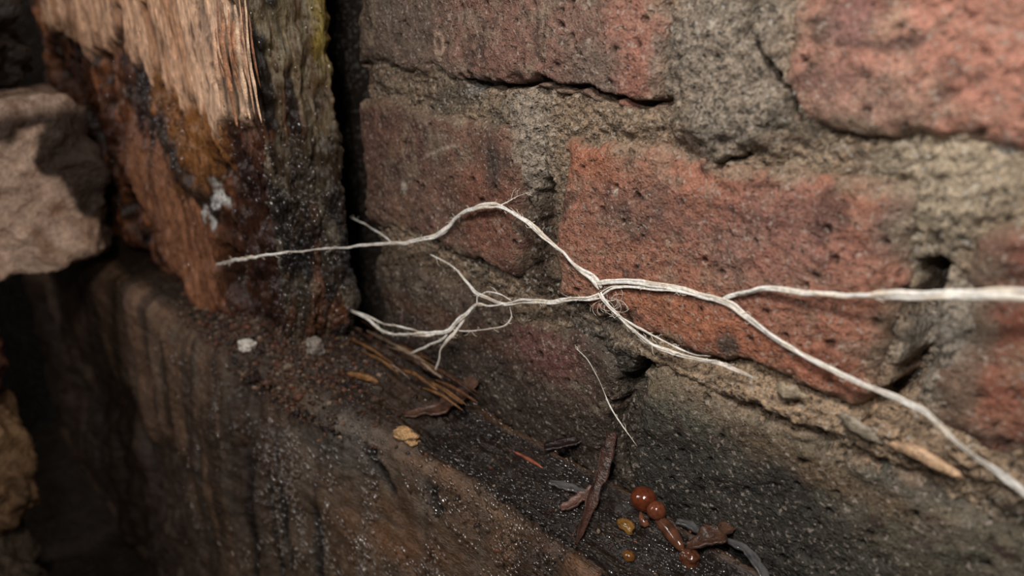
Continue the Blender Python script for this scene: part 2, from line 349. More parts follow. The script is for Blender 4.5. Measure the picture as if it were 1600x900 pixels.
def colD(x, z):
    c = base_c(x, z, C3(160, 94, 74), C3(146, 90, 76), C3(150, 104, 86), 400)
    c = mix(c, C3(160, 98, 70), 0.6 * bl(x, z, 905, 240, 0.10, 0.05, 0.5, 33))
    c = mix(c, C3(160, 98, 66), 0.65 * bl(x, z, 1060, 490, 0.16, 0.035, 0.5, 34))
    c = mix(c, C3(156, 94, 68), 0.55 * bl(x, z, 1250, 560, 0.16, 0.04, 0.5, 35))
    c = mix(c, C3(112, 84, 74), 0.6 * bl(x, z, 1000, 330, 0.10, 0.05, 0.6, 36))
    c = mix(c, C3(126, 88, 80), 0.5 * bl(x, z, 1220, 380, 0.16, 0.08, 0.6, 37))
    c = mix(c, C3(62, 60, 54), 0.85 * bl(x, z, 1140, 537, 0.018, 0.02, 0.5, 38))
    c = mix(c, C3(104, 92, 82), 0.7 * bl(x, z, 1405, 330, 0.03, 0.06, 0.5, 39))
    c = mix(c, C3(168, 138, 128), 0.5 * bl(x, z, 955, 470, 0.03, 0.02, 0.5, 40))
    c = mix(c, C3(90, 64, 56), 0.8 * bl(x, z, 1320, 345, 0.008, 0.01, 0.5, 41))
    c = mix(c, C3(200, 184, 166), 0.9 * bl(x, z, 964, 300, 0.005, 0.006, 0.4, 42, 0.1))
    return c
def colE(x, z):
    c = base_c(x, z, C3(150, 80, 62), C3(128, 72, 60), C3(150, 104, 84), 500)
    return mix(c, C3(112, 98, 82), 0.7 * bl(x, z, 1500, 560, 0.025, 0.2, 0.5, 43))
def colF(x, z):
    c = base_c(x, z, C3(84, 62, 54), C3(72, 54, 46), C3(98, 66, 58), 600)
    c = mix(c, C3(112, 64, 58), 0.5 * bl(x, z, 850, 550, 0.12, 0.05, 0.5, 44))
    c = mix(c, C3(104, 70, 46), 0.5 * bl(x, z, 690, 500, 0.2, 0.03, 0.5, 45))
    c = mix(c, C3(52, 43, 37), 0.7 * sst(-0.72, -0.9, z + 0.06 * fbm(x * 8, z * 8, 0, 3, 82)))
    return c
def colG(x, z):
    c = base_c(x, z, C3(88, 80, 70), C3(98, 82, 64), C3(72, 64, 56), 700, 9)
    c = mix(c, C3(134, 116, 94), 0.75 * bl(x, z, 1130, 615, 0.2, 0.05, 0.5, 46))
    c = mix(c, C3(110, 82, 56), 0.5 * bl(x, z, 1280, 740, 0.14, 0.03, 0.5, 47))
    c = mix(c, C3(70, 68, 65), 0.8 * bl(x, z, 1490, 760, 0.10, 0.03, 0.4, 48))
    for i, (a, b, r) in enumerate(((1390, 735, 0.022), (1425, 765, 0.018), (1470, 800, 0.03))):
        c = mix(c, C3(118, 108, 94), 0.6 * ring(x, z, a, b, r, r, 50 + i))
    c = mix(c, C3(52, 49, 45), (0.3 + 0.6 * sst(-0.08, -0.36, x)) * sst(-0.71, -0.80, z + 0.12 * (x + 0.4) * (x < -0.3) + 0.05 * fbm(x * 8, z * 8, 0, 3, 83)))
    return c
wetlow = lambda x, z: 0.15 + 0.5 * sst(-0.6, -0.8, z)
brick(-1.59, -0.70, -0.162, 0.163, colA, 11, chip=1.3)
brick(-0.475, -0.135, -0.170, 0.163, colB, 12, 0.0045, y0=-0.006, tx=-0.02)
brick(-0.075, 0.60, -0.178, 0.163, colB, 13, 0.012)
brick(-1.59, -0.985, -0.555, -0.232, colC, 14, y0=-0.004, chip=0.4)
brick(-0.905, -0.27, -0.565, -0.236, colD, 15, 0.0032, y0=-0.006)
brick(-0.195, 0.60, -0.555, -0.262, colE, 16, 0.006)
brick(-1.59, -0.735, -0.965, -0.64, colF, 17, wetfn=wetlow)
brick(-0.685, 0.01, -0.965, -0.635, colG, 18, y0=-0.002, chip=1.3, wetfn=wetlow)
brick(0.07, 0.60, -0.965, -0.635, colG, 19, 0.015)

# ------------------------------------------------------------------ swept timber
def rounded(profile, radii, step):
    """closed polyline of points -> resampled closed loop with rounded corners; step per edge"""
    P = [np.array(p, float) for p in profile]; n = len(P); out = []
    for i in range(n):
        a, b, c = P[i - 1], P[i], P[(i + 1) % n]; r = radii[i]
        d1 = (a - b) / np.linalg.norm(a - b); d2 = (c - b) / np.linalg.norm(c - b)
        p0, p1 = b + d1 * r, b + d2 * r
        k = max(2, int(r * 1.6 / min(step[i - 1], step[i])) + 1)
        for t in np.linspace(0, 1, k): out.append((1 - t) ** 2 * p0 + 2 * t * (1 - t) * b + t * t * p1)
        nx = P[(i + 1) % n] ; rn = radii[(i + 1) % n]; q0 = p1; q1 = nx - (nx - b) / np.linalg.norm(nx - b) * rn
        kk = max(2, int(np.linalg.norm(q1 - q0) / step[i]))
        for t in np.linspace(0, 1, kk, endpoint=False)[1:]: out.append(q0 * (1 - t) + q1 * t)
    out = np.array(out); nx_ = np.roll(out, -1, 0) - np.roll(out, 1, 0)
    nrm = np.stack([nx_[:, 1], -nx_[:, 0]], -1); nrm /= np.linalg.norm(nrm, axis=1)[:, None] + 1e-12
    area = np.sum(out[:, 0] * np.roll(out[:, 1], -1) - np.roll(out[:, 0], -1) * out[:, 1])
    if area < 0: nrm = -nrm
    return out, nrm, area
def spaced(cuts):                                   # [(start, end, step), ...] -> coordinates
    r = [np.arange(a, b, s) for a, b, s in cuts]; return np.concatenate(r + [[cuts[-1][1]]])
def hp(*pp): return [tuple(H(a, b, -0.9)[:2]) for a, b in pp]

# sill: profile in (y, z), swept along x
prof, nrm, area = rounded([(-0.025, -0.895), (-0.315, -0.915), (-0.44, -2.28), (-0.025, -2.28)], [0.03, 0.085, 0.06, 0.03], [0.0042, 0.0072, 0.05, 0.05])
bx = spaced([(-4.2, -2.6, 0.02), (-2.6, -1.7, 0.0062), (-1.7, -0.45, 0.0048), (-0.45, 0.6, 0.02)])
Xb = bx[:, None] + 0 * prof[None, :, 0]; Yb = prof[None, :, 0] + 0 * Xb; Zb = prof[None, :, 1] + 0 * Xb
NY = nrm[None, :, 0] + 0 * Xb; NZ = nrm[None, :, 1] + 0 * Xb
top = sst(0.35, 0.85, NZ); front = sst(-0.3, -0.9, NY)
u = Yb - Zb                                          # runs round the profile from top to front
fr = sst(-0.16, -0.32, Yb)
Yb = Yb - 0.07 * sst(-1.55, -1.95, Xb) * fr + 0.085 * sst(-1.6, -0.75, Xb) * fr * sst(-1.7, -0.95, Zb)
d = (0.003 + 0.007 * top) * fba(Xb * 2.2, u * 14, 4, 201) + (0.0015 + 0.0035 * top) * fba(Xb * 5, u * 60, 3, 203) + 0.004 * front * fba(Xb * 26, u * 3, 3, 204) + 0.004 * fbm(Xb * 30, u * 30, 0, 3, 205) + 0.0014 * fbm(Xb * 110, u * 130, 0, 2, 206)
d = d + 0.02 * fbm(Xb * 2.5, u * 4, 0, 3, 207)
crk = np.zeros(Xb.shape)
for sgm, w, dep in ((hp((362, 580), (385, 600), (420, 628), (450, 640)), 0.012, 0.03), (hp((390, 640), (410, 660), (412, 690)), 0.010, 0.03),
                    (hp((560, 500), (640, 555), (720, 600)), 0.008, 0.02), (hp((600, 560), (690, 600), (760, 640)), 0.007, 0.016)):
    q = sst(w, w * 0.3, segdist(Xb + 0.02 * fbm(Xb * 20, u * 20, 0, 3, 211), Yb + 0.008 * fbm(Xb * 30, u * 30, 0, 2, 212), sgm)) * sst(0.2, 0.6, NZ); crk = np.maximum(crk, q); d = d - dep * q
# the surface has scaled away past the lifted flake: a step down
stepm = sst(-1.20, -1.14, Xb + 0.5 * (Yb + 0.1) + 0.05 * fbm(Xb * 14, Yb * 14, 0, 3, 214)) * sst(-0.255, -0.20, Yb + 0.02 * fbm(Xb * 8, Yb * 8, 0, 3, 215)) * top
d = d - 0.022 * stepm
# frass heaped at the foot of the post
heap = np.exp(-((Xb + 1.80) / 0.26) ** 2 - ((Yb + 0.22) / 0.13) ** 2) * top
dd, vv = wor(Xb * 38, Yb * 38, 216); d = d + heap * (0.05 + 0.03 * (0.6 - dd) * (0.3 + vv) + 0.02 * fbm(Xb * 40, Yb * 40, 0, 3, 217))
# drips and checks running down the front
dripm = np.zeros(Xb.shape)
for a, b, c_, e in ((398, 700, 420, 905), (425, 740, 447, 905), (440, 760, 465, 905), (487, 800, 500, 905), (265, 740, 300, 905), (176, 720, 215, 905), (540, 730, 556, 790), (612, 790, 616, 830)):
    p0 = W(a, b, -0.345); p1 = W(c_, e, -0.36)
    q = sst(0.026, 0.010, segdist(Xb + 0.012 * fbm(Xb * 9, Zb * 9, 0, 3, 218), Zb, [(p0[0], p0[2]), (p1[0], p1[2])])) * front; dripm = np.maximum(dripm, q)
d = d - 0.012 * dripm
# rotten lower left edge
rot = sst(-1.75, -2.3, Xb) * sst(-1.25, -1.6, Zb + 0.3 * fbm(Xb * 2.5, Zb * 2.5, 0, 3, 219)) * front
d = d - 0.05 * rot * (0.6 + fbm(Xb * 6, Zb * 3, 0, 4, 220))
Pb = np.stack([Xb, Yb + NY * d, Zb + NZ * d], -1)
cb = flat(C3(72, 54, 42), Xb.shape)
cb = mix(cb, C3(48, 35, 27), sst(-0.1, 0.6, fba(Xb * 3, u * 10, 4, 231)))
cb = mix(cb, C3(102, 70, 42), 0.6 * sst(0.1, 0.8, fba(Xb * 2.2, u * 22, 4, 233)))
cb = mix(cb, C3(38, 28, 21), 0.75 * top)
fcol = mix(flat(C3(92, 72, 55), Xb.shape), C3(92, 84, 76), sst(0.0, 0.6, fba(Xb * 1.6, u * 6, 3, 234)))
fcol = mix(fcol, C3(74, 52, 38), 0.8 * sst(0.05, 0.7, fba(Xb * 3.5, u * 5, 4, 235)))
fcol = mix(fcol, C3(112, 86, 66), 0.7 * sst(-1.5, -1.9, Xb + 0.2 * fbm(Xb * 4, Zb * 2, 0, 3, 236)))
fcol = mix(fcol, C3(132, 100, 80), 0.6 * sst(-2.05, -2.4, Xb + 0.2 * fbm(Xb * 4, Zb * 4, 0, 3, 237)))
fcol = mix(fcol, C3(120, 74, 40), 0.5 * sst(0.1, 0.7, fba(Xb * 2.5, Zb * 7, 4, 238)) * sst(-1.5, -1.0, Xb))
fcol = mix(fcol, C3(48, 34, 26), 0.8 * sst(-0.05, 0.5, fba(Xb * 16, Zb * 1.6, 4, 239))); fcol = mix(fcol, C3(112, 100, 88), 0.4 * sst(0.1, 0.7, fba(Xb * 22, Zb * 3, 4, 240)))
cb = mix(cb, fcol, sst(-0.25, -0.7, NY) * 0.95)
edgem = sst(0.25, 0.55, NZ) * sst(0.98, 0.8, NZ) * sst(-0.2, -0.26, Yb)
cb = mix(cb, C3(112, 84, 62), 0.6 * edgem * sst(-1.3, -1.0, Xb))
cb = mix(cb, C3(30, 21, 15), 0.85 * stepm)
cb = mix(cb, C3(58, 38, 28), 0.8 * heap); cb = mix(cb, C3(26, 20, 16), 0.85 * dripm); cb = mix(cb, C3(30, 24, 20), 0.8 * crk)
cb = mix(cb, C3(40, 28, 22), 0.8 * rot)
wb = 0.55 + 0.35 * fbm(Xb * 7, u * 9, 0, 3, 241) + 0.5 * stepm - 0.5 * sst(-1.6, -2.0, Xb) * front + 0.15 * top
# worn-through hollow strip low on the front where the timber has split
sill = empty('timber_sill', (-1.8, -0.25, -2.28)); tag(sill, 'dark wet rotting timber sill lying along the foot of the brick wall', 'timber')
capF = []
Fb = gridF(Pb.shape[0], Pb.shape[1], wrap=True, flip=(area > 0))
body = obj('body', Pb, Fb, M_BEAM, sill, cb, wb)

# post: profile in (x, y), swept along z
pprof, pn, parea = rounded([(-1.60, -0.055), (-1.605, -0.262), (-3.5, -0.262), (-3.5, -0.055)], [0.02, 0.03, 0.03, 0.03], [0.0036, 0.0058, 0.05, 0.05])
pz = spaced([(-0.98, 0.04, 0.0058), (0.04, 0.7, 0.04)])
Zp = pz[:, None] + 0 * pprof[None, :, 0]; Xp = pprof[None, :, 0] + 0 * Zp; Yp = pprof[None, :, 1] + 0 * Zp
NX = pn[None, :, 0] + 0 * Zp; NYp = pn[None, :, 1] + 0 * Zp
ff = sst(-0.3, -0.8, NYp); side = sst(0.3, 0.8, NX)
q = Xp + Yp                                           # runs round the corner
def pp(*a): return [tuple(W(i, j, -0.27)[[0, 2]]) for i, j in a]
wx = Xp + 0.05 * fba(Xp * 14, Zp * 2.5, 3, 300); wz = Zp + 0.06 * fba(Xp * 26, Zp * 1.5, 3, 301)
light = polym(wx, wz, pp((60, -60), (388, -60), (392, 60), (398, 130), (372, 190), (345, 205), (300, 160), (262, 140), (240, 105), (205, 62), (165, 78), (115, 60), (72, 20)), 0.02) * ff
ochre = polym(wx, wz, pp((235, 120), (300, 150), (362, 195), (352, 275), (340, 310), (285, 300), (262, 230)), 0.03) * ff
column = polym(wx, wz, pp((215, 200), (280, 250), (330, 320), (345, 400), (352, 480), (335, 520), (300, 470), (270, 400), (225, 330), (190, 250)), 0.05) * ff
holes = sst(0.12, 0.5, fba(Xp * 9, Zp * 4, 4, 305)) * ff * (1 - light) * (1 - 0.85 * column) * (1 - 0.7 * ochre)
rd = 0.010 * fba(q * 30, Zp * 2.2, 4, 310) + 0.005 * fba(q * 90, Zp * 5, 2, 311) + 0.006 * fbm(q * 18, Zp * 12, 0, 3, 312) + 0.0016 * fbm(q * 110, Zp * 70, 0, 2, 313)
d = rd * (1 - 0.3 * light) + 0.030 * light + 0.022 * ochre * (1 - light) + 0.02 * column - 0.06 * holes + 0.012 * (1 - light) * (1 - 0.6 * column) * fbm(q * 34, Zp * 24, 0, 4, 315)
d = d + 0.012 * fbm(Xp * 3, Zp * 3, 0, 3, 314)
# long checks in the pale wood
for i, (a, b, c_, e) in enumerate(((195, 20, 205, 75), (120, -10, 128, 15), (340, 0, 372, 175), (318, -10, 345, 110), (362, 10, 388, 160), (240, 20, 262, 150))):
    (ax, az), (bx_, bz) = pp((a, b), (c_, e))
    g = sst(0.032, 0.010, segdist(Xp + 0.02 * fba(Xp * 6, Zp * 6, 3, 320 + i), Zp, [(ax, az), (bx_, bz)])) * ff; d = d - 0.03 * g; holes = np.maximum(holes, g * 0.9)
# gnarled wet flank
dS, vS = wor(Yp * 40, Zp * 14, 330)
d = d + side * (0.010 * (0.5 - dS) + 0.016 * fba(Yp * 26, Zp * 5, 3, 331))
dark = sst(-0.18, -0.42, Zp + 0.12 * fba(q * 8, Zp * 3, 3, 332))
d = d - 0.02 * ff * sst(-2.0, -1.75, Xp) * dark * (1 - column)
d = d - 0.07 * sst(-0.80, -0.93, Zp + 0.04 * fbm(q * 10, Zp * 10, 0, 3, 333)) * (1 - column) * 0.5
Ppost = np.stack([Xp + NX * d, Yp + NYp * d, Zp], -1)
cp = flat(C3(92, 54, 36), Zp.shape)
cp = mix(cp, C3(142, 88, 54), sst(-0.1, 0.6, fba(q * 12, Zp * 4, 4, 340)))
cp = mix(cp, C3(44, 26, 20), 0.9 * sst(0.05, 0.5, fbm(q * 14, Zp * 11, 0, 5, 341)))
cp = mix(cp, C3(120, 96, 84), 0.5 * sst(0.3, 0.8, fbm(q * 40, Zp * 26, 0, 4, 346)))
cp = mix(cp, C3(44, 26, 20), 0.8 * dark * sst(-2.05, -1.75, Xp))
cp = mix(cp, mix(flat(C3(152, 102, 74), Zp.shape), C3(118, 76, 52), sst(-0.1, 0.6, fba(q * 22, Zp * 3, 3, 342))), 0.9 * column)
cp = mix(cp, mix(flat(C3(146, 96, 54), Zp.shape), C3(116, 76, 44), sst(0, 0.7, fbm(q * 22, Zp * 14, 0, 3, 343))), 0.9 * ochre)
lc = mix(flat(C3(222, 174, 140), Zp.shape), C3(192, 140, 104), sst(-0.1, 0.6, fba(q * 26, Zp * 2, 4, 344)))
lc = mix(lc, C3(120, 78, 52), 0.6 * sst(0.35, 0.8, fba(q * 40, Zp * 3.5, 4, 347))); lc = mix(lc, C3(232, 196, 166), 0.5 * sst(-2.0, -1.7, Xp)); cp = mix(cp, lc, light)
dS2, vS2 = wor(Xp * 50, Zp * 18, 345); cp = mix(cp, C3(96, 58, 38), 0.7 * light * sst(0.22, 0.1, dS2) * (vS2 > 0.6))
cp = mix(cp, C3(20, 13, 10), 0.9 * np.clip(holes, 0, 1))
seam = sst(0.07, 0.02, segdist(wx, wz, pp((205, 75), (235, 130), (256, 200), (282, 265), (330, 322))) + 0.02 * fbm(q * 20, Zp * 20, 0, 3, 348)) * ff
cp = mix(cp, C3(34, 26, 24), 0.85 * seam)
dS3, vS3 = wor(Xp * 34, Zp * 9, 349); cp = mix(cp, C3(70, 42, 28), 0.8 * light * sst(0.30, 0.12, dS3) * (vS3 > 0.55))
glint_spot = sst(0.03, 0.01, segdist(wx, wz, pp((326, 332), (348, 326))) + 0.03 * fbm(q * 40, Zp * 40, 0, 3, 356)) * ff; cp = mix(cp, C3(232, 228, 222), 0.8 * glint_spot)  # white spot painted for a bluish highlight on the wood
sidec = mix(flat(C3(112, 98, 74), Zp.shape), C3(82, 62, 42), sst(-0.2, 0.6, fba(Yp * 30, Zp * 6, 4, 350)))
sidec = mix(sidec, C3(124, 104, 44), 0.8 * sst(-0.115, -0.09, Yp + 0.02 * fbm(Yp * 20, Zp * 6, 0, 3, 351)) * sst(-0.22, -0.08, Zp))
sidec = mix(sidec, C3(48, 36, 27), 0.85 * sst(-0.16, -0.36, Zp + 0.2 * fba(Yp * 18, Zp * 5, 4, 352)))
sidec = mix(sidec, C3(112, 66, 38), 0.8 * sst(0.0, 0.5, fba(Yp * 24, Zp * 5, 4, 353)) * sst(-0.1, -0.4, Zp))
sidec = mix(sidec, C3(150, 138, 116), 0.35 * sst(0.2, 0.7, fba(Yp * 60, Zp * 12, 3, 355)))
sidec = mix(sidec, C3(22, 17, 14), 0.9 * sst(0.0, 0.4, fba(Yp * 30, Zp * 8, 4, 354)))
cp = mix(cp, sidec, sst(0.25, 0.7, NX))
wpost = np.clip(0.35 + 0.5 * dark + 0.3 * sst(0.2, 0.7, NX) + 0.3 * fbm(q * 12, Zp * 12, 0, 3, 360), 0, 1) * (1 - 0.9 * light) * (1 - 0.5 * column)
post = empty('timber_post', (-2.5, -0.16, -0.98)); tag(post, 'upright timber post rotted at its foot with pale split wood above', 'timber')
obj('body', Ppost, gridF(*Zp.shape, wrap=True, flip=(parea < 0)), M_POST, post, cp, wpost)

# ------------------------------------------------------------------ tubes, splinters, lumps
def catmull(P, step):
    P = np.array(P, float); Q = np.vstack([2 * P[0] - P[1], P, 2 * P[-1] - P[-2]]); out = []; par = []
    for i in range(1, len(Q) - 2):
        n = max(2, int(np.linalg.norm(Q[i + 1][:3] - Q[i][:3]) / step))
        for t in np.linspace(0, 1, n, endpoint=False):
            a = 0.5 * (2 * Q[i] + (Q[i + 1] - Q[i - 1]) * t + (2 * Q[i - 1] - 5 * Q[i] + 4 * Q[i + 1] - Q[i + 2]) * t * t + (-Q[i - 1] + 3 * Q[i] - 3 * Q[i + 1] + Q[i + 2]) * t ** 3)
            out.append(a)
    out.append(Q[-2]); return np.array(out)
def tubeVF(path, rad, k=6, flatn=None, flatk=1.0):
    """closed tube; rad per point; optionally flattened along the direction flatn"""
    n = len(path); T = np.gradient(path, axis=0); T /= np.linalg.norm(T, axis=1)[:, None] + 1e-12
    ref = np.array(flatn if flatn is not None else (0.13, -0.9, 0.4)); A = np.cross(T, ref); A /= np.linalg.norm(A, axis=1)[:, None] + 1e-9
    B = np.cross(A, T); an = np.linspace(0, 2 * np.pi, k, endpoint=False)
    V = path[:, None, :] + rad[:, None, None] * (np.cos(an)[None, :, None] * A[:, None, :] + flatk * np.sin(an)[None, :, None] * B[:, None, :])
    F = gridF(n, k, wrap=True)
    V = np.concatenate([V.reshape(-1, 3), path[:1], path[-1:]])
    c0, c1 = n * k, n * k + 1; j = np.arange(k); j2 = (j + 1) % k
    caps = [np.stack([np.full(k, c0), j2, j, np.full(k, c0)], -1), np.stack([np.full(k, c1), (n - 1) * k + j, (n - 1) * k + j2, np.full(k, c1)], -1)]
    tri = np.concatenate([caps[0][:, :3], caps[1][:, :3]])
    return V, F, tri
class Join:
    def __init__(s): s.V = []; s.Q = []; s.T = []; s.c = []; s.n = 0
    def add(s, V, Q, T, col):
        s.V.append(V); s.Q.append(Q + s.n); s.T.append(T + s.n); s.c.append(np.broadcast_to(col, (len(V), 3)) if np.ndim(col) == 1 else col); s.n += len(V)
    def build(s, name, mat, parent=None, wet=0.3):
        V = np.concatenate(s.V); Q = np.concatenate(s.Q); T = np.concatenate(s.T)
        F = np.concatenate([np.stack([Q[:, 0], Q[:, 1], Q[:, 2]], -1), np.stack([Q[:, 0], Q[:, 2], Q[:, 3]], -1), T])
        return obj(name, V, F, mat, parent, np.concatenate(s.c), np.full(len(V), wet))
def splinter(name, pts, r, col, parent, mat=None, flatk=0.35, wet=0.4, k=6, taper=True, flatn=None, seed=0, wig=0.25):
    path = catmull(pts, 0.008); n = len(path); t = np.linspace(0, 1, n)
    rng = np.random.RandomState(seed)
    rad = r * (np.sin(np.pi * np.clip(t * 0.96 + 0.02, 0, 1)) ** 0.45 if taper else np.minimum(1, 8 * np.minimum(t, 1 - t) + 0.4)) * (1 + wig * vn(t * 9, seed * 3.7, 0, seed))
    path = path + (r * wig) * np.stack([vn(t * 7, seed + 0.5, 0, 1), vn(t * 7, seed + 3.5, 0, 2), vn(t * 7, seed + 8.5, 0, 3)], -1)
    V, Q, T = tubeVF(path, rad, k, flatn, flatk)
    tt = np.concatenate([np.repeat(t, k), [0, 1]]); c = mix(flat(col, tt.shape), col * 0.55, sst(0.1, 0.7, vn(tt * 12, seed, 0, 5)))
    J = Join(); J.add(V, Q, T, c); return J.build(name, mat or M_SPLINT, parent, wet)
def lump(name, c, r, colfn, mat, parent=None, n=40, power=4.0, rough=0.12, freq=2.5, seed=0, rot=0.0, wetfn=None, ridg=0.0, tilt=0.0, sharp=0.0):
    """irregular stone: a rounded block (superquadric) broken up by noise"""
    th = np.linspace(0, np.pi, n)[:, None]; ph = np.linspace(0, 2 * np.pi, 2 * n, endpoint=False)[None, :]
    D = np.stack([np.sin(th) * np.cos(ph), np.sin(th) * np.sin(ph), np.cos(th) + 0 * ph], -1)
    k = (np.abs(D) ** power).sum(-1) ** (-1 / power)
    nz = rough * fbm(D[..., 0] * freq + seed, D[..., 1] * freq, D[..., 2] * freq, 5, seed, 0.55)
    if sharp: nz = nz - sharp * np.abs(fbm(D[..., 0] * 1.7 + 4 + seed, D[..., 1] * 1.7, D[..., 2] * 1.7, 3, seed + 40))
    P = D * (k * (1 + nz))[..., None] * np.array(r)
    if tilt: P = P @ np.array(Matrix.Rotation(tilt, 3, 'Y')).T
    if rot: P = P @ np.array(Matrix.Rotation(rot, 3, 'Z')).T
    P = P + np.array(c); col = colfn(P) if callable(colfn) else mix(flat(colfn, P.shape[:2]), colfn * 0.55, sst(0, 0.8, fbm(D[..., 0] * 4, D[..., 1] * 4, D[..., 2] * 4, 3, seed + 9)))
    w = wetfn(P) if callable(wetfn) else np.full(P.shape[:2], 0.2 if wetfn is None else wetfn)
    return obj(name, P, gridF(n, 2 * n, wrap=True, flip=False), mat, parent, col, w)

rnd = random.Random(5)
# fibres standing away from the split edge of the pale wood
for i in range(16):
    a = 338 + i * 3.7 + rnd.uniform(-2, 2); b0 = rnd.uniform(-10, 60); b1 = rnd.uniform(120, 212) - abs(i - 8) * 3
    Y = -0.30 - 0.012 * rnd.random()
    p0 = W(a - 6, b0, Y); p1 = W(a + (b1 - b0) * 0.10, b1, Y - 0.006)
    m_ = (p0 + p1) / 2 + np.array([rnd.uniform(-.008, .008), -0.006, 0])
    splinter('wood_fibre', [p0, m_, p1], rnd.uniform(0.004, 0.010), C3(*rnd.choice([(205, 160, 128), (180, 128, 94), (222, 184, 152), (140, 92, 64)])), post, flatk=0.4, wet=0.05, seed=i)
# fibrous splinters along the back edge of the sill
for i in range(24):
    t = rnd.random(); a = 515 + 170 * t; b = 478 + 100 * t + rnd.uniform(-6, 44); L = rnd.uniform(40, 90)
    p0 = H(a, b, -0.866); p1 = H(a + L, b + L * 0.56 + rnd.uniform(-3, 3), -0.860)
    p1[1] = min(p1[1], -0.012); p0[1] = min(p0[1], -0.012)
    mm = (p0 + p1) / 2 + np.array([0, 0, rnd.uniform(0.002, 0.012)])
    splinter('splinter', [p0, mm, p1], rnd.uniform(0.0025, 0.006), C3(*rnd.choice([(96, 62, 38), (70, 46, 32), (116, 80, 46), (140, 116, 96), (54, 38, 30)])), sill, seed=100 + i, wet=0.6)

# ------------------------------------------------------------------ rubble at the left
def bigcol(P):
    c = mix(flat(C3(222, 188, 164), P.shape[:2]), C3(190, 152, 126), sst(-0.1, 0.6, fbm(P[..., 1] * 14, P[..., 2] * 14, P[..., 0] * 14, 4, 400)))
    yz = [tuple(XF(a, b, -2.7)[[1, 2]]) for a, b in ((-60, 215), (40, 205), (62, 190), (66, 250), (95, 300), (150, 350), (165, 395), (150, 520), (-60, 520))]
    m = 1 - polym(P[..., 1] + 0.04 * fbm(P[..., 1] * 12, P[..., 2] * 12, 0, 4, 401), P[..., 2] + 0.04 * fbm(P[..., 1] * 12, P[..., 2] * 12, 0, 4, 402), yz, 0.015)
    m = m * (1 - 0.6 * sst(-0.36, -0.30, P[..., 2]))
    return mix(c, C3(40, 25, 18), 0.93 * m)
def bigwet(P): return 0.15 + 0.6 * sst(-0.52, -0.42, P[..., 1])
s = lump('rubble_stone', (-3.02, -0.66, -0.575), (0.34, 0.34, 0.285), bigcol, M_STONE, n=130, power=9, rough=0.09, freq=4.5, seed=3, wetfn=bigwet, sharp=0.05)
tag(s, 'large pale tan broken block with dark wet stained corner beside the post', 'stone')
s = lump('rubble_stone', (-3.08, -0.72, -0.10), (0.28, 0.30, 0.17), C3(58, 50, 44), M_STONE, n=70, power=3.5, rough=0.3, freq=3.0, seed=8, wetfn=0.6, sharp=0.15)
tag(s, 'dark grey wet rough lump in the top left corner, on the pale block', 'stone')
for p, r, col, sd, lab in (((-2.90, -0.88, -1.08), (0.20, 0.15, 0.19), C3(104, 66, 52), 21, 'dark red brown lump cut by the left edge, between pale block and tan lump'),
                           ((-2.86, -0.90, -1.56), (0.20, 0.15, 0.26), C3(150, 116, 84), 22, 'tan brown rounded lump low at the left edge below the sill'),
                           ((-2.86, -1.02, -2.06), (0.26, 0.20, 0.25), C3(100, 84, 68), 23, 'grey brown lump in the bottom left corner under the tan lump')):
    s = lump('rubble_stone', p, r, col, M_STONE, n=60, power=3, rough=0.25, freq=2.6, seed=sd, wetfn=0.35, sharp=0.12); tag(s, lab, 'stone')

# ------------------------------------------------------------------ ground
gx = np.linspace(-5, 1.5, 90); gy = np.linspace(-3, 0.6, 60); GX, GY = np.meshgrid(gx, gy, indexing='ij')
GZ = -2.3 + 0.03 * fbm(GX * 4, GY * 4, 0, 4, 500)
g = obj('floor', np.stack([GX, GY, GZ], -1), gridF(90, 60), M_SOIL); tag(g, 'dark soil under the timber sill', None, None, 'structure')

V, F = boxVF(-4.6, -4.4, -3.2, 0.6, -2.6, 0.9); o = obj('backdrop_left', V, F, M_MORTAR, None, flat(C3(44, 36, 30), (8,)), np.zeros(8), False); tag(o, 'added dark backdrop past the far left end of the sill', None, None, 'structure')  # dark box added as backdrop so the gap at left stays black
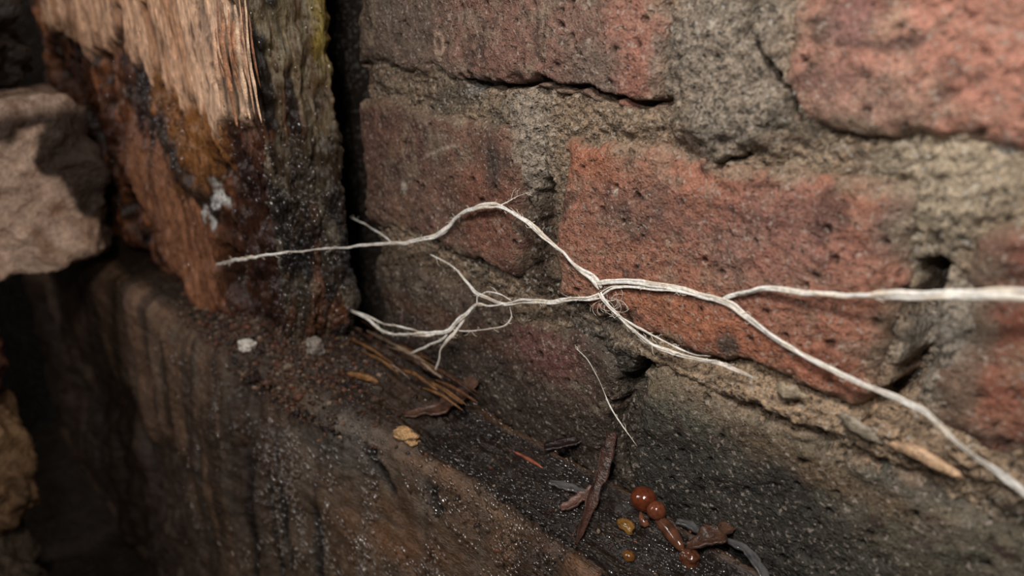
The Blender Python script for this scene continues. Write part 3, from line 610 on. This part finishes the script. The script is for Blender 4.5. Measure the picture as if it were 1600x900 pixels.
# ------------------------------------------------------------------ fungal strands
net = empty('fungal_network', tuple(W(935, 458, -0.012))); tag(net, 'white branching fungal strands spread across the brick wall to the post', 'fungus')
S0, S1, S2 = C3(242, 234, 224), C3(226, 212, 194), C3(176, 138, 106)
def strand(name, pts, seed, nfil=3, spread=0.6, fuzz=0.5, brown=0.25, parent=net, thin=0.5):
    """pts: (px, py, y, radius in units): filaments plaited round one course"""
    P = np.array([list(W(a, b, y)) + [r * thin] for a, b, y, r in pts]); C = catmull(P, 0.0035); path, R = C[:, :3], np.maximum(C[:, 3], 0.0009)
    n = len(path); arc = np.concatenate([[0], np.cumsum(np.linalg.norm(np.diff(path, axis=0), axis=1))])
    path = path + np.stack([0.0035 * fbm(arc * 18, seed, 0, 3, 1), 0.001 * vn(arc * 18, seed, 0, 2), 0.0035 * fbm(arc * 18, seed, 0, 3, 3)], -1) * np.minimum(1, R / 0.004)[:, None]
    T = np.gradient(path, axis=0); T /= np.linalg.norm(T, axis=1)[:, None]; A = np.cross(T, (0, -1, 0.0)); A /= np.linalg.norm(A, axis=1)[:, None]; B = np.cross(A, T)
    J = Join(); rs = np.random.RandomState(seed)
    for f in range(nfil):
        o1 = spread * R * (vn(arc * 14, f * 5.1 + seed, 0, 11) * 0.7 + (f - (nfil - 1) / 2) * (1.3 / max(1, nfil - 1)) if nfil > 1 else np.zeros(n)); o2 = 0.4 * R * vn(arc * 16, f * 3.3 + seed, 0, 12)
        pf = path + A * np.asarray(o1)[:, None] + B * o2[:, None]
        rr = R * (1.0 if nfil == 1 else 0.62) * (0.9 + 0.35 * vn(arc * 45, f + seed, 0, 13) + 0.4 * vn(arc * 14, f * 1.7 + seed, 0, 16)); rr = rr * np.clip(np.minimum(np.arange(n), np.arange(n)[::-1]) / 5 + 0.35, 0, 1)
        V, Q, Tt = tubeVF(pf, rr, 7, (0, -1, 0), 0.7)
        bm = sst(0.1, 0.8, vn(arc * 13, f * 2.2 + seed, 0, 14)) * brown * 2; cc = mix(flat(S0, (n,)), S1, sst(-0.2, 0.6, vn(arc * 30, f + seed, 0, 15))); cc = mix(cc, S2, np.clip(bm, 0, 0.9))
        J.add(V, Q, Tt, np.concatenate([np.repeat(cc, 7, 0), cc[:1], cc[-1:]]))
    for _ in range(int(fuzz * arc[-1] * 60)):
        i = rs.randint(2, n - 2); L = rs.uniform(0.008, 0.026); dr = T[i] * rs.choice([-1, 1]) * 0.9 + A[i] * rs.uniform(-0.7, 0.7) + B[i] * rs.uniform(-0.2, 0.3)
        st_ = path[i] + A[i] * R[i] * rs.uniform(-0.7, 0.7); pth = np.stack([st_ + dr * L * t + A[i] * 0.25 * L * math.sin(3 * t) * rs.uniform(-1, 1) for t in np.linspace(0, 1, 5)])
        V, Q, Tt = tubeVF(pth, np.linspace(0.0009, 0.0004, 5), 4); J.add(V, Q, Tt, S1)
    return J.build(name, M_STRAND, parent, 0.1)
w0 = -0.016
strand('strand', [(338, 414, -0.300, .005), (375, 406, -0.302, .009), (430, 396, -0.285, .008), (490, 391, -0.19, .006), (545, 386, -0.11, .006), (610, 381, -0.05, .007), (660, 374, -0.03, .008), (692, 362, w0, .011),
                  (712, 341, w0, .009), (738, 325, w0 - .012, .010), (772, 321, w0 - .016, .010), (800, 331, w0 - .018, .010), (832, 354, w0 - .018, .011), (860, 380, w0 - .012, .009), (898, 413, w0, .009), (925, 434, w0, .011), (937, 452, w0, .012)], 1, 3, 0.75, 0.7)
strand('strand', [(930, 440, w0, .008), (962, 441, w0, .009), (1000, 443, w0, .010), (1050, 448, w0, .009), (1100, 461, w0, .008), (1140, 474, w0, .009), (1185, 508, w0, .009), (1235, 542, w0 - .008, .009), (1290, 574, w0 - .012, .009), (1350, 602, w0 - .018, .009),
                  (1400, 622, w0 - .028, .0085), (1455, 645, w0 - .036, .009), (1490, 680, w0 - .036, .0085), (1540, 722, w0 - .03, .009), (1590, 765, w0 - .03, .012), (1680, 835, w0 - .03, .012), (2000, 1040, w0 - .01, .008), (2300, 1200, w0, .004)], 2, 3, 0.75, 0.6, 0.15)
strand('strand', [(938, 458, w0, .006), (960, 447, w0, .006), (1010, 449, w0, .006), (1060, 455, w0, .006), (1110, 466, w0, .006)], 3, 2, 0.8, 0.6)
strand('strand', [(1128, 470, w0, .006), (1150, 462, w0, .007), (1190, 452, w0 - .010, .008), (1240, 456, w0 - .018, .008), (1310, 461, w0 - .026, .008), (1380, 464, w0 - .036, .009), (1440, 464, w0 - .044, .0095), (1510, 461, w0 - .044, .010), (1600, 460, w0 - .044, .011), (1720, 458, w0 - .044, .012), (2300, 440, w0 - .03, .010), (2900, 470, w0, .006)], 4, 3, 0.7, 0.4, 0.1, thin=0.6)
strand('strand', [(936, 455, w0, .012), (943, 470, w0, .009), (962, 490, w0, .008), (985, 512, w0, .008), (1015, 534, w0 - .006, .008), (1050, 549, w0 - .008, .007), (1095, 562, w0 - .01, .006), (1130, 571, w0 - .012, .007), (1155, 582, w0 - .012, .008), (1180, 592, w0 - .008, .006)], 5, 3, 0.8, 0.7)
strand('strand', [(955, 484, w0, .004), (990, 508, w0, .005), (1030, 530, w0 - .004, .005), (1080, 552, w0 - .008, .004), (1110, 556, w0 - .012, .003)], 6, 1, 0.6, 0.8)
strand('strand', [(938, 462, w0, .012), (915, 468, w0, .008), (880, 468, w0, .008), (850, 472, w0 - .006, .009), (815, 472, w0 - .008, .009), (790, 474, w0 - .01, .008), (768, 468, w0 - .012, .007), (745, 458, w0 - .014, .007), (728, 440, w0, .006), (706, 416, w0, .0035), (672, 397, w0, .0025)], 7, 3, 0.8, 0.8)
strand('strand', [(748, 462, w0 - .01, .004), (762, 455, w0 - .012, .004), (782, 460, w0 - .012, .004), (800, 470, w0 - .01, .004)], 8, 1, 0.5, 0.8)
strand('strand', [(790, 476, w0 - .01, .006), (765, 478, w0 - .02, .004), (745, 474, w0 - .03, .006), (730, 490, w0 - .035, .010), (712, 508, w0 - .04, .012), (697, 519, w0 - .05, .012), (670, 522, w0 - .06, .010), (630, 524, w0 - .06, .009), (600, 518, w0 - .06, .007), (575, 500, w0 - .065, .007), (550, 486, w0 - .065, .007), (522, 475, w0 - .07, .006)], 9, 3, 0.7, 0.5, 0.3)
strand('strand', [(745, 462, w0 - .02, .004), (742, 480, w0 - .025, .005), (722, 502, w0 - .035, .007), (700, 530, w0 - .05, .008), (689, 545, w0 - .05, .004), (686, 562, w0 - .05, .004), (680, 580, w0 - .05, .0045)], 10, 2, 0.6, 0.4, 0.1)
strand('strand', [(700, 522, w0 - .05, .007), (690, 532, w0 - .05, .007), (668, 542, w0 - .055, .006), (640, 553, w0 - .06, .004)], 11, 2, 0.6, 0.3, 0.1)
strand('strand', [(680, 522, w0 - .055, .005), (640, 514, w0 - .055, .005), (600, 505, w0 - .055, .005), (570, 492, w0 - .06, .004), (535, 484, w0 - .07, .004)], 12, 1, 0.6, 0.4, 0.45)
strand('strand', [(698, 516, w0 - .045, .004), (735, 517, w0 - .03, .004), (765, 514, w0 - .02, .004), (788, 510, w0 - .016, .0045), (799, 496, w0 - .014, .003), (797, 480, w0 - .012, .0035)], 13, 1, 0.6, 0.6, 0.45)
strand('strand', [(545, 338, 0.02, .003), (572, 352, 0.0, .005), (595, 366, -0.01, .005), (612, 378, -0.02, .003)], 14, 1, 0.6, 0.3, 0.45)
strand('strand', [(775, 324, w0 - .016, .002), (795, 314, w0, .002), (812, 305, w0, .0025), (830, 300, w0 - .004, .002)], 15, 1, 0.6, 0.8, 0.2)
t_ = strand('fungal_thread', [(898, 542, w0 - .010, .0008), (918, 562, w0 - .014, .0022), (936, 594, w0 - .012, .0022), (952, 632, w0 - .012, .0026), (972, 664, w0 - .016, .0028), (996, 698, w0 - .02, .0026)], 16, 1, 0.5, 0.4, 0.35, None)
tag(t_, 'thin single pale thread hanging down over the dark lower brick', 'fungus')
# fine web round the main fork: faint looping hyphae on the brick
J = Join(); rs = np.random.RandomState(44)
for i in range(20):
    a, b = 955 + rs.normal(0, 10), 472 + rs.normal(0, 9); an = rs.uniform(0, 6.28); r = rs.uniform(8, 18); sp = rs.uniform(1, 4.5)
    pth = np.stack([W(a + r * math.cos(an + t * sp), b + r * 0.8 * math.sin(an + t * sp), -0.010 - 0.004 * rs.rand()) for t in np.linspace(0, 1, 14)])
    V, Q, Tt = tubeVF(pth, np.full(14, 0.00045), 4); J.add(V, Q, Tt, S1)
web = J.build('fine_web', M_STRAND, net, 0.1); web['kind'] = 'stuff'

# ------------------------------------------------------------------ crumbs of frass at the foot of the post
ico_V = np.array([(0, 0, 1), (.894, 0, .447), (.276, .851, .447), (-.724, .526, .447), (-.724, -.526, .447), (.276, -.851, .447), (.724, .526, -.447), (-.276, .851, -.447), (-.894, 0, -.447), (-.276, -.851, -.447), (.724, -.526, -.447), (0, 0, -1)])
ico_F = np.array([(0, 1, 2), (0, 2, 3), (0, 3, 4), (0, 4, 5), (0, 5, 1), (1, 6, 2), (2, 7, 3), (3, 8, 4), (4, 9, 5), (5, 10, 1), (6, 7, 2), (7, 8, 3), (8, 9, 4), (9, 10, 5), (10, 6, 1), (6, 11, 7), (7, 11, 8), (8, 11, 9), (9, 11, 10), (10, 11, 6)])
# real height of the sill's top, read back from its surface
tsel = (NZ[0] > 0.5); tY = Pb[:, tsel, 1]; tX = Pb[:, tsel, 0]; tZ = Pb[:, tsel, 2]
def sill_z(x, y):
    i = int(np.clip(np.searchsorted(bx, x), 0, len(bx) - 1)); j = int(np.argmin(np.abs(tY[i] - y))); return float(tZ[i, j])
def on_sill(px, py):
    p = H(px, py, -0.9)
    for _ in range(4): p = H(px, py, sill_z(p[0], p[1]))
    return p
Vs, Fs, Cs = [], [], []; rs = np.random.RandomState(9); nv = 0
pal = [C3(*c) for c in ((76, 50, 36), (96, 70, 52), (52, 34, 25), (98, 60, 42), (128, 108, 90), (34, 23, 18), (70, 52, 40), (84, 48, 32))]
for i in range(10500):
    if i < 9000: x, y = rs.normal(-1.78, 0.19), -0.22 + rs.normal(0, 0.085)
    else: x, y = rs.uniform(-2.2, -0.5), rs.uniform(-0.30, -0.03)
    if x < -2.3 or x > -0.5 or y > -0.03 or y < -0.36: continue
    if x < -1.64 and -0.22 < y: continue
    r = (0.002 + 0.005 * rs.rand() ** 2.5) * (1 + 0.9 * (rs.rand() < 0.05)) * (1 if i < 9000 else 0.5); z = sill_z(x, y) + r * 0.3
    V = ico_V * (r * np.array([rs.uniform(.7, 1.5), rs.uniform(.6, 1.2), rs.uniform(.5, 1)])) * (1 + 0.25 * rs.rand(12, 1))
    a = rs.uniform(0, 6.28); V = V @ np.array([[math.cos(a), -math.sin(a), 0], [math.sin(a), math.cos(a), 0], [0, 0, 1]])
    Vs.append(V + (x, y, z)); Fs.append(ico_F + nv); nv += 12; Cs.append(np.repeat(pal[rs.randint(len(pal))][None] * rs.uniform(.35, 1.35), 12, 0))
cr = obj('frass_heap', np.concatenate(Vs), np.concatenate(Fs), M_CRUMB, None, np.concatenate(Cs), np.full(nv, 0.45), smooth=False)
tag(cr, 'brown crumbs of rotted wood heaped at the foot of the post', 'debris', None, 'stuff')

# ------------------------------------------------------------------ small things on the sill
def chip(name, px, py, r, col, seed, label, cat, rot=0.0, mat=M_STONE, wet=0.15, power=3.0, rough=0.35, group=None, sharp=0.2, n=26, lift=0.0, at=None):
    p = on_sill(px, py) if at is None else np.array([at[0], at[1], sill_z(*at)]); o = lump(name, (p[0], p[1], p[2] + r[2] * 0.75 + lift), r, col, mat, n=n, power=power, rough=rough, freq=1.7, seed=seed, rot=rot, wetfn=wet, sharp=sharp)
    return tag(o, label, cat, group)
chip('wood_chip', 637, 687, (0.033, 0.016, 0.014), C3(196, 154, 108), 61, 'small tan angular chip lying alone on the wet sill', 'chip', 0.2)
chip('grit_grain', 383, 548, (0.024, 0.018, 0.016), C3(226, 216, 204), 62, 'small white grain on the crumbs below the post', 'grain', 0.3, lift=0.006, at=(-1.75, -0.312))
chip('pebble', 462, 490, (0.020, 0.020, 0.026), C3(150, 138, 128), 63, 'grey pebble standing in the brown crumbs at the post foot', 'pebble', 0.0, lift=0.008, at=(-1.565, -0.205))
def sp_on(name, pts, r, col, seed, label, cat, wet=0.5, mat=None, lift=0.006, **k):
    P = []
    for q_ in pts:
        p = on_sill(q_[0], q_[1]); P.append(p + np.array([0, 0, lift + (q_[2] if len(q_) > 2 else 0)]))
    return tag(splinter(name, P, r, col, None, mat, wet=wet, seed=seed, **k), label, cat)
sp_on('wood_splinter', [(543, 586), (566, 592), (592, 600)], 0.009, C3(140, 96, 52), 71, 'short amber splinter lying flat on the upper part of the sill', 'splinter')
sp_on('needle', [(803, 709), (824, 720), (847, 735)], 0.0045, C3(150, 84, 62), 72, 'thin orange red needle on the dark wet sill', 'needle', flatk=0.8)
# lifted bark flake
def ribbon(name, pts, widths, col, mat, label, cat, thick=0.006, curl=0.4, wet=0.5, up=(0, 0, 1), seed=0, parent=None):
    P = catmull([np.append(p, w) for p, w in zip(pts, widths)], 0.006); path, w = P[:, :3], P[:, 3]; n = len(path); m = 9
    T = np.gradient(path, axis=0); T /= np.linalg.norm(T, axis=1)[:, None]; A = np.cross(T, up); A /= np.linalg.norm(A, axis=1)[:, None]; B = np.cross(A, T)
    s_ = np.linspace(-1, 1, m); t = np.linspace(0, 1, n)
    edge_ = 1 + 0.5 * fbm(t[:, None] * 9, np.sign(s_)[None, :] * 3 + seed, 0, 3, seed) * np.abs(s_)[None]
    off = w[:, None] * s_[None] * edge_; hgt = curl * w[:, None] * s_[None] ** 2 + 0.12 * w[:, None] * fbm(t[:, None] * 7, s_[None] * 2 + seed, 0, 3, seed + 4)
    up_ = path[:, None] + A[:, None] * off[..., None] + B[:, None] * hgt[..., None]; lo = up_ - B[:, None] * thick
    ring_ = np.concatenate([up_, lo[:, ::-1]], 1); V = ring_.reshape(-1, 3); F = gridF(n, 2 * m, wrap=True)
    k = 2 * m; e = [np.array([[i, i + 1, k - 2 - i, k - 1 - i] for i in range(m - 1)]), np.array([[i + 1, i, k - 1 - i, k - 2 - i] for i in range(m - 1)]) + (n - 1) * k]
    tt = np.repeat(t[:, None], k, 1); c = mix(flat(col, tt.shape), col * 0.5, sst(0, 0.7, fbm(tt * 14, np.arange(k)[None] * 0.5, 0, 3, seed)))
    o = obj(name, V, np.concatenate([F] + e), mat, parent, c, np.full(len(V), wet)); return tag(o, label, cat) if label else o
z_ = lambda a, b, l: on_sill(a, b) + np.array([0, 0, l])
ribbon('bark_flake', [z_(632, 652, 0.008), z_(672, 648, 0.012), z_(706, 640, 0.018), z_(732, 626, 0.034), z_(740, 612, 0.05)], [0.008, 0.022, 0.026, 0.020, 0.006], C3(88, 62, 50), M_SPLINT, 'curled brown bark flake lifting from the middle of the sill', 'bark', seed=1, curl=0.3)
ribbon('bark_strip', [z_(950, 705, 0.10), z_(948, 728, 0.075), z_(940, 760, 0.05), z_(920, 805, 0.02), z_(900, 858, 0.012)], [0.006, 0.011, 0.013, 0.009, 0.003], C3(72, 48, 40), M_SPLINT, 'long dark brown bark strip leaning from the sill against the wall', 'bark', seed=2, up=(0.5, -0.6, 0.4), curl=0.3)
ribbon('bark_strip', [z_(876, 800, 0.008), z_(902, 792, 0.016), z_(926, 782, 0.03)], [0.006, 0.013, 0.008], C3(104, 74, 64), M_SPLINT, 'short pinkish brown bark scrap beside the long leaning strip', 'bark', seed=3)
ribbon('bark_strip', [z_(850, 706, 0.012), z_(890, 704, 0.02), z_(930, 700, 0.04), z_(952, 698, 0.06)], [0.008, 0.014, 0.012, 0.006], C3(40, 26, 24), M_SPLINT, 'blackish bark strip reaching level from the sill to the wall crack', 'bark', seed=4)
ribbon('leaf_scrap', [z_(1072, 862, 0.012), z_(1105, 856, 0.02), z_(1150, 838, 0.03)], [0.010, 0.022, 0.006], C3(84, 58, 46), M_SPLINT, 'brown leaf scrap beside the glossy beads at the wall foot', 'leaf', seed=5)
ribbon('sheen_strip', [z_(858, 757, 0.008), z_(882, 766, 0.010), z_(912, 775, 0.010)], [0.004, 0.010, 0.005], C3(92, 90, 90), M_GLOSS, 'small pale strip shaped as a wet glint left of the long bark strip', 'glint', seed=6, wet=0.9)  # these three grey ribbons put wet specular glints into shape and colour
ribbon('sheen_strip', [z_(1128, 850, 0.012), z_(1160, 866, 0.014), z_(1185, 895, 0.012), z_(1200, 930, 0.01)], [0.004, 0.008, 0.008, 0.006], C3(92, 90, 90), M_GLOSS, 'grey strip shaped as the wet sheen of the sill at the bottom edge near the wall', 'glint', seed=7, wet=0.9)
ribbon('sheen_strip', [z_(1056, 822, 0.012), z_(1078, 830, 0.014), z_(1102, 845, 0.012)], [0.004, 0.008, 0.005], C3(92, 90, 90), M_GLOSS, 'thin grey strip shaped as a wet glint just right of the glossy beads', 'glint', seed=8, wet=0.9)
# glossy brown beads on a stalk
pod = empty('seed_cluster', tuple(on_sill(1015, 815))); tag(pod, 'glossy reddish brown beads on a short stalk near the wall foot', 'seed pod')
def bead(nm, a, b, lift, r, col, sd, par=pod, **k):
    p = z_(a, b, 0); return lump(nm, p + np.array([0, 0, lift]), r, col, M_GLOSS, par, n=24, power=2.0, rough=0.06, freq=1.2, seed=sd, wetfn=0.6, **k)
bead('bead', 1004, 800, 0.030, (0.026, 0.024, 0.024), C3(98, 46, 26), 1)
bead('bead', 1024, 815, 0.026, (0.019, 0.018, 0.018), C3(110, 60, 40), 2)
splinter('stalk', [z_(1022, 818, 0.018), z_(1042, 838, 0.018), z_(1066, 868, 0.012)], 0.014, C3(96, 60, 42), pod, M_GLOSS, flatk=0.8, seed=81, wet=0.6, k=10, wig=0.03)
splinter('stalk', [z_(1000, 812, 0.018), z_(1004, 824, 0.012), z_(1014, 826, 0.010)], 0.008, C3(110, 70, 50), pod, M_GLOSS, flatk=0.8, seed=82, wet=0.6)
chip('amber_grain', 982, 874, (0.012, 0.010, 0.010), C3(120, 76, 34), 91, 'small round amber grain below the glossy beads', 'grain', mat=M_GLOSS, wet=0.6, power=2, sharp=0, rough=0.12)
chip('bark_crumb', 978, 826, (0.020, 0.012, 0.010), C3(128, 92, 44), 92, 'flat olive brown crumb just left of the glossy stalk', 'crumb', mat=M_GLOSS, wet=0.6, rough=0.2)
chip('bark_crumb', 1076, 880, (0.018, 0.016, 0.016), C3(92, 54, 36), 93, 'reddish brown crumb at the bottom edge below the glossy stalk', 'crumb', mat=M_GLOSS, wet=0.6, rough=0.2)

# ------------------------------------------------------------------ pale sliver and lime flakes caught in the lower joint
def on_wall(name, pts, r, col, seed, label, cat, **k):
    return tag(splinter(name, [W(a, b, y) for a, b, y in pts], r, col, None, wet=0.1, seed=seed, flatn=(0, -1, 0), **k), label, cat)
on_wall('wood_sliver', [(1392, 694, -0.012), (1440, 712, -0.020), (1506, 748, -0.014)], 0.011, C3(200, 164, 130), 95, 'pale wood sliver caught in the lower mortar joint at right', 'sliver', flatk=0.6)
on_wall('lime_flake', [(1312, 650, -0.016), (1345, 668, -0.022), (1376, 694, -0.016)], 0.012, C3(158, 144, 126), 96, 'pale lime flake in the lower joint left of the wood sliver', 'flake', flatk=0.3, wig=0.6)
on_wall('lime_flake', [(1214, 600, -0.014), (1232, 610, -0.020), (1262, 622, -0.014)], 0.014, C3(172, 154, 130), 97, 'pale lime flake below the orange brick, near the strand tip', 'flake', flatk=0.3, wig=0.6)

# ------------------------------------------------------------------ beads of water on the wet timber
M_WATER = material('water_bead', 0.14, 0.1, 60, 0.1, 20, 0.1, bump=0.0, spec=1.0, coarse=0.0)
def beads(par, label, P, NYa, NZa, NXa, C, dens, count, seed, grain, size=(0.0012, 0.0046), stretch=2.4):
    """small drops scattered over a wet surface: P (n,m,3), its normals, its colour and how thick the drops stand"""
    rs = np.random.RandomState(seed); w = dens.ravel().astype(float)
    e1 = np.linalg.norm(np.roll(P, -1, 0) - P, axis=-1); e2 = np.linalg.norm(np.roll(P, -1, 1) - P, axis=-1)
    w = w * np.minimum(e1 * e2, 1e-3).ravel(); w[~np.isfinite(w)] = 0; w = w / w.sum(); idx = rs.choice(len(w), count, p=w); Pf = P.reshape(-1, 3)
    Nf = np.stack([NXa.ravel(), NYa.ravel(), NZa.ravel()], -1)[idx]; Cf = C.reshape(-1, 3)[idx]; g = np.array(grain, float)
    r = rs.uniform(size[0], size[1], count) * (1 + 0.8 * (rs.rand(count) < 0.1)); el = rs.uniform(1.0, 1.0 + stretch, count)
    Nf = Nf / (np.linalg.norm(Nf, axis=1)[:, None] + 1e-9); A = g - Nf * (Nf @ g)[:, None]; A /= np.linalg.norm(A, axis=1)[:, None] + 1e-9; B = np.cross(Nf, A)
    ctr = Pf[idx] + (A * rs.uniform(-.003, .003, (count, 1)) + B * rs.uniform(-.003, .003, (count, 1)))
    V = ctr[:, None] + r[:, None, None] * (ico_V[None, :, 0:1] * A[:, None] * el[:, None, None] + ico_V[None, :, 1:2] * B[:, None] + 0.8 * ico_V[None, :, 2:3] * Nf[:, None])
    F = (ico_F[None] + 12 * np.arange(count)[:, None, None]).reshape(-1, 3)
    o = obj('water_beads', V, F, M_WATER, par, np.repeat(Cf * 0.7 + 0.01, 12, 0), np.full(count * 12, 0.5)); return tag(o, label, None, None, 'stuff')
vis = (Xb > -2.3) & (Xb < -0.4) & (Zb > -1.9) & ((NZ > 0.3) | (NY < -0.3))
dn = (0.12 + sst(-0.1, 0.5, fba(Xb * 5, u * 9, 3, 601)) + 1.2 * sst(0.1, 0.6, fba(Xb * 14, Zb * 2.5, 3, 602)) * front + 0.8 * stepm) * vis * (1 - 0.7 * sst(-1.6, -2.0, Xb))
beads(sill, 'tiny glinting water beads over the dark timber sill', Pb, NY, NZ, NX[:1, :1] * 0 + 0 * NZ, cb, dn ** 1.9, 8000, 71, (0.75, 0, -0.65))
vis = (Xp > -2.9) & (Zp > -0.9) & (Zp < 0.02) & ((NX > 0.3) | (NYp < -0.3))
dn = (0.1 + sst(0.0, 0.5, fba(q * 9, Zp * 3, 3, 611))) * vis * (0.15 + dark + 0.9 * side + 2.5 * seam + 3 * glint_spot) * (1 - 0.95 * light) * (1 - 0.7 * column)
beads(post, 'tiny glinting water beads on the wet rotten parts of the post', Ppost, NYp, 0 * Zp, NX, cp, dn, 9000, 72, (0, 0, 1))
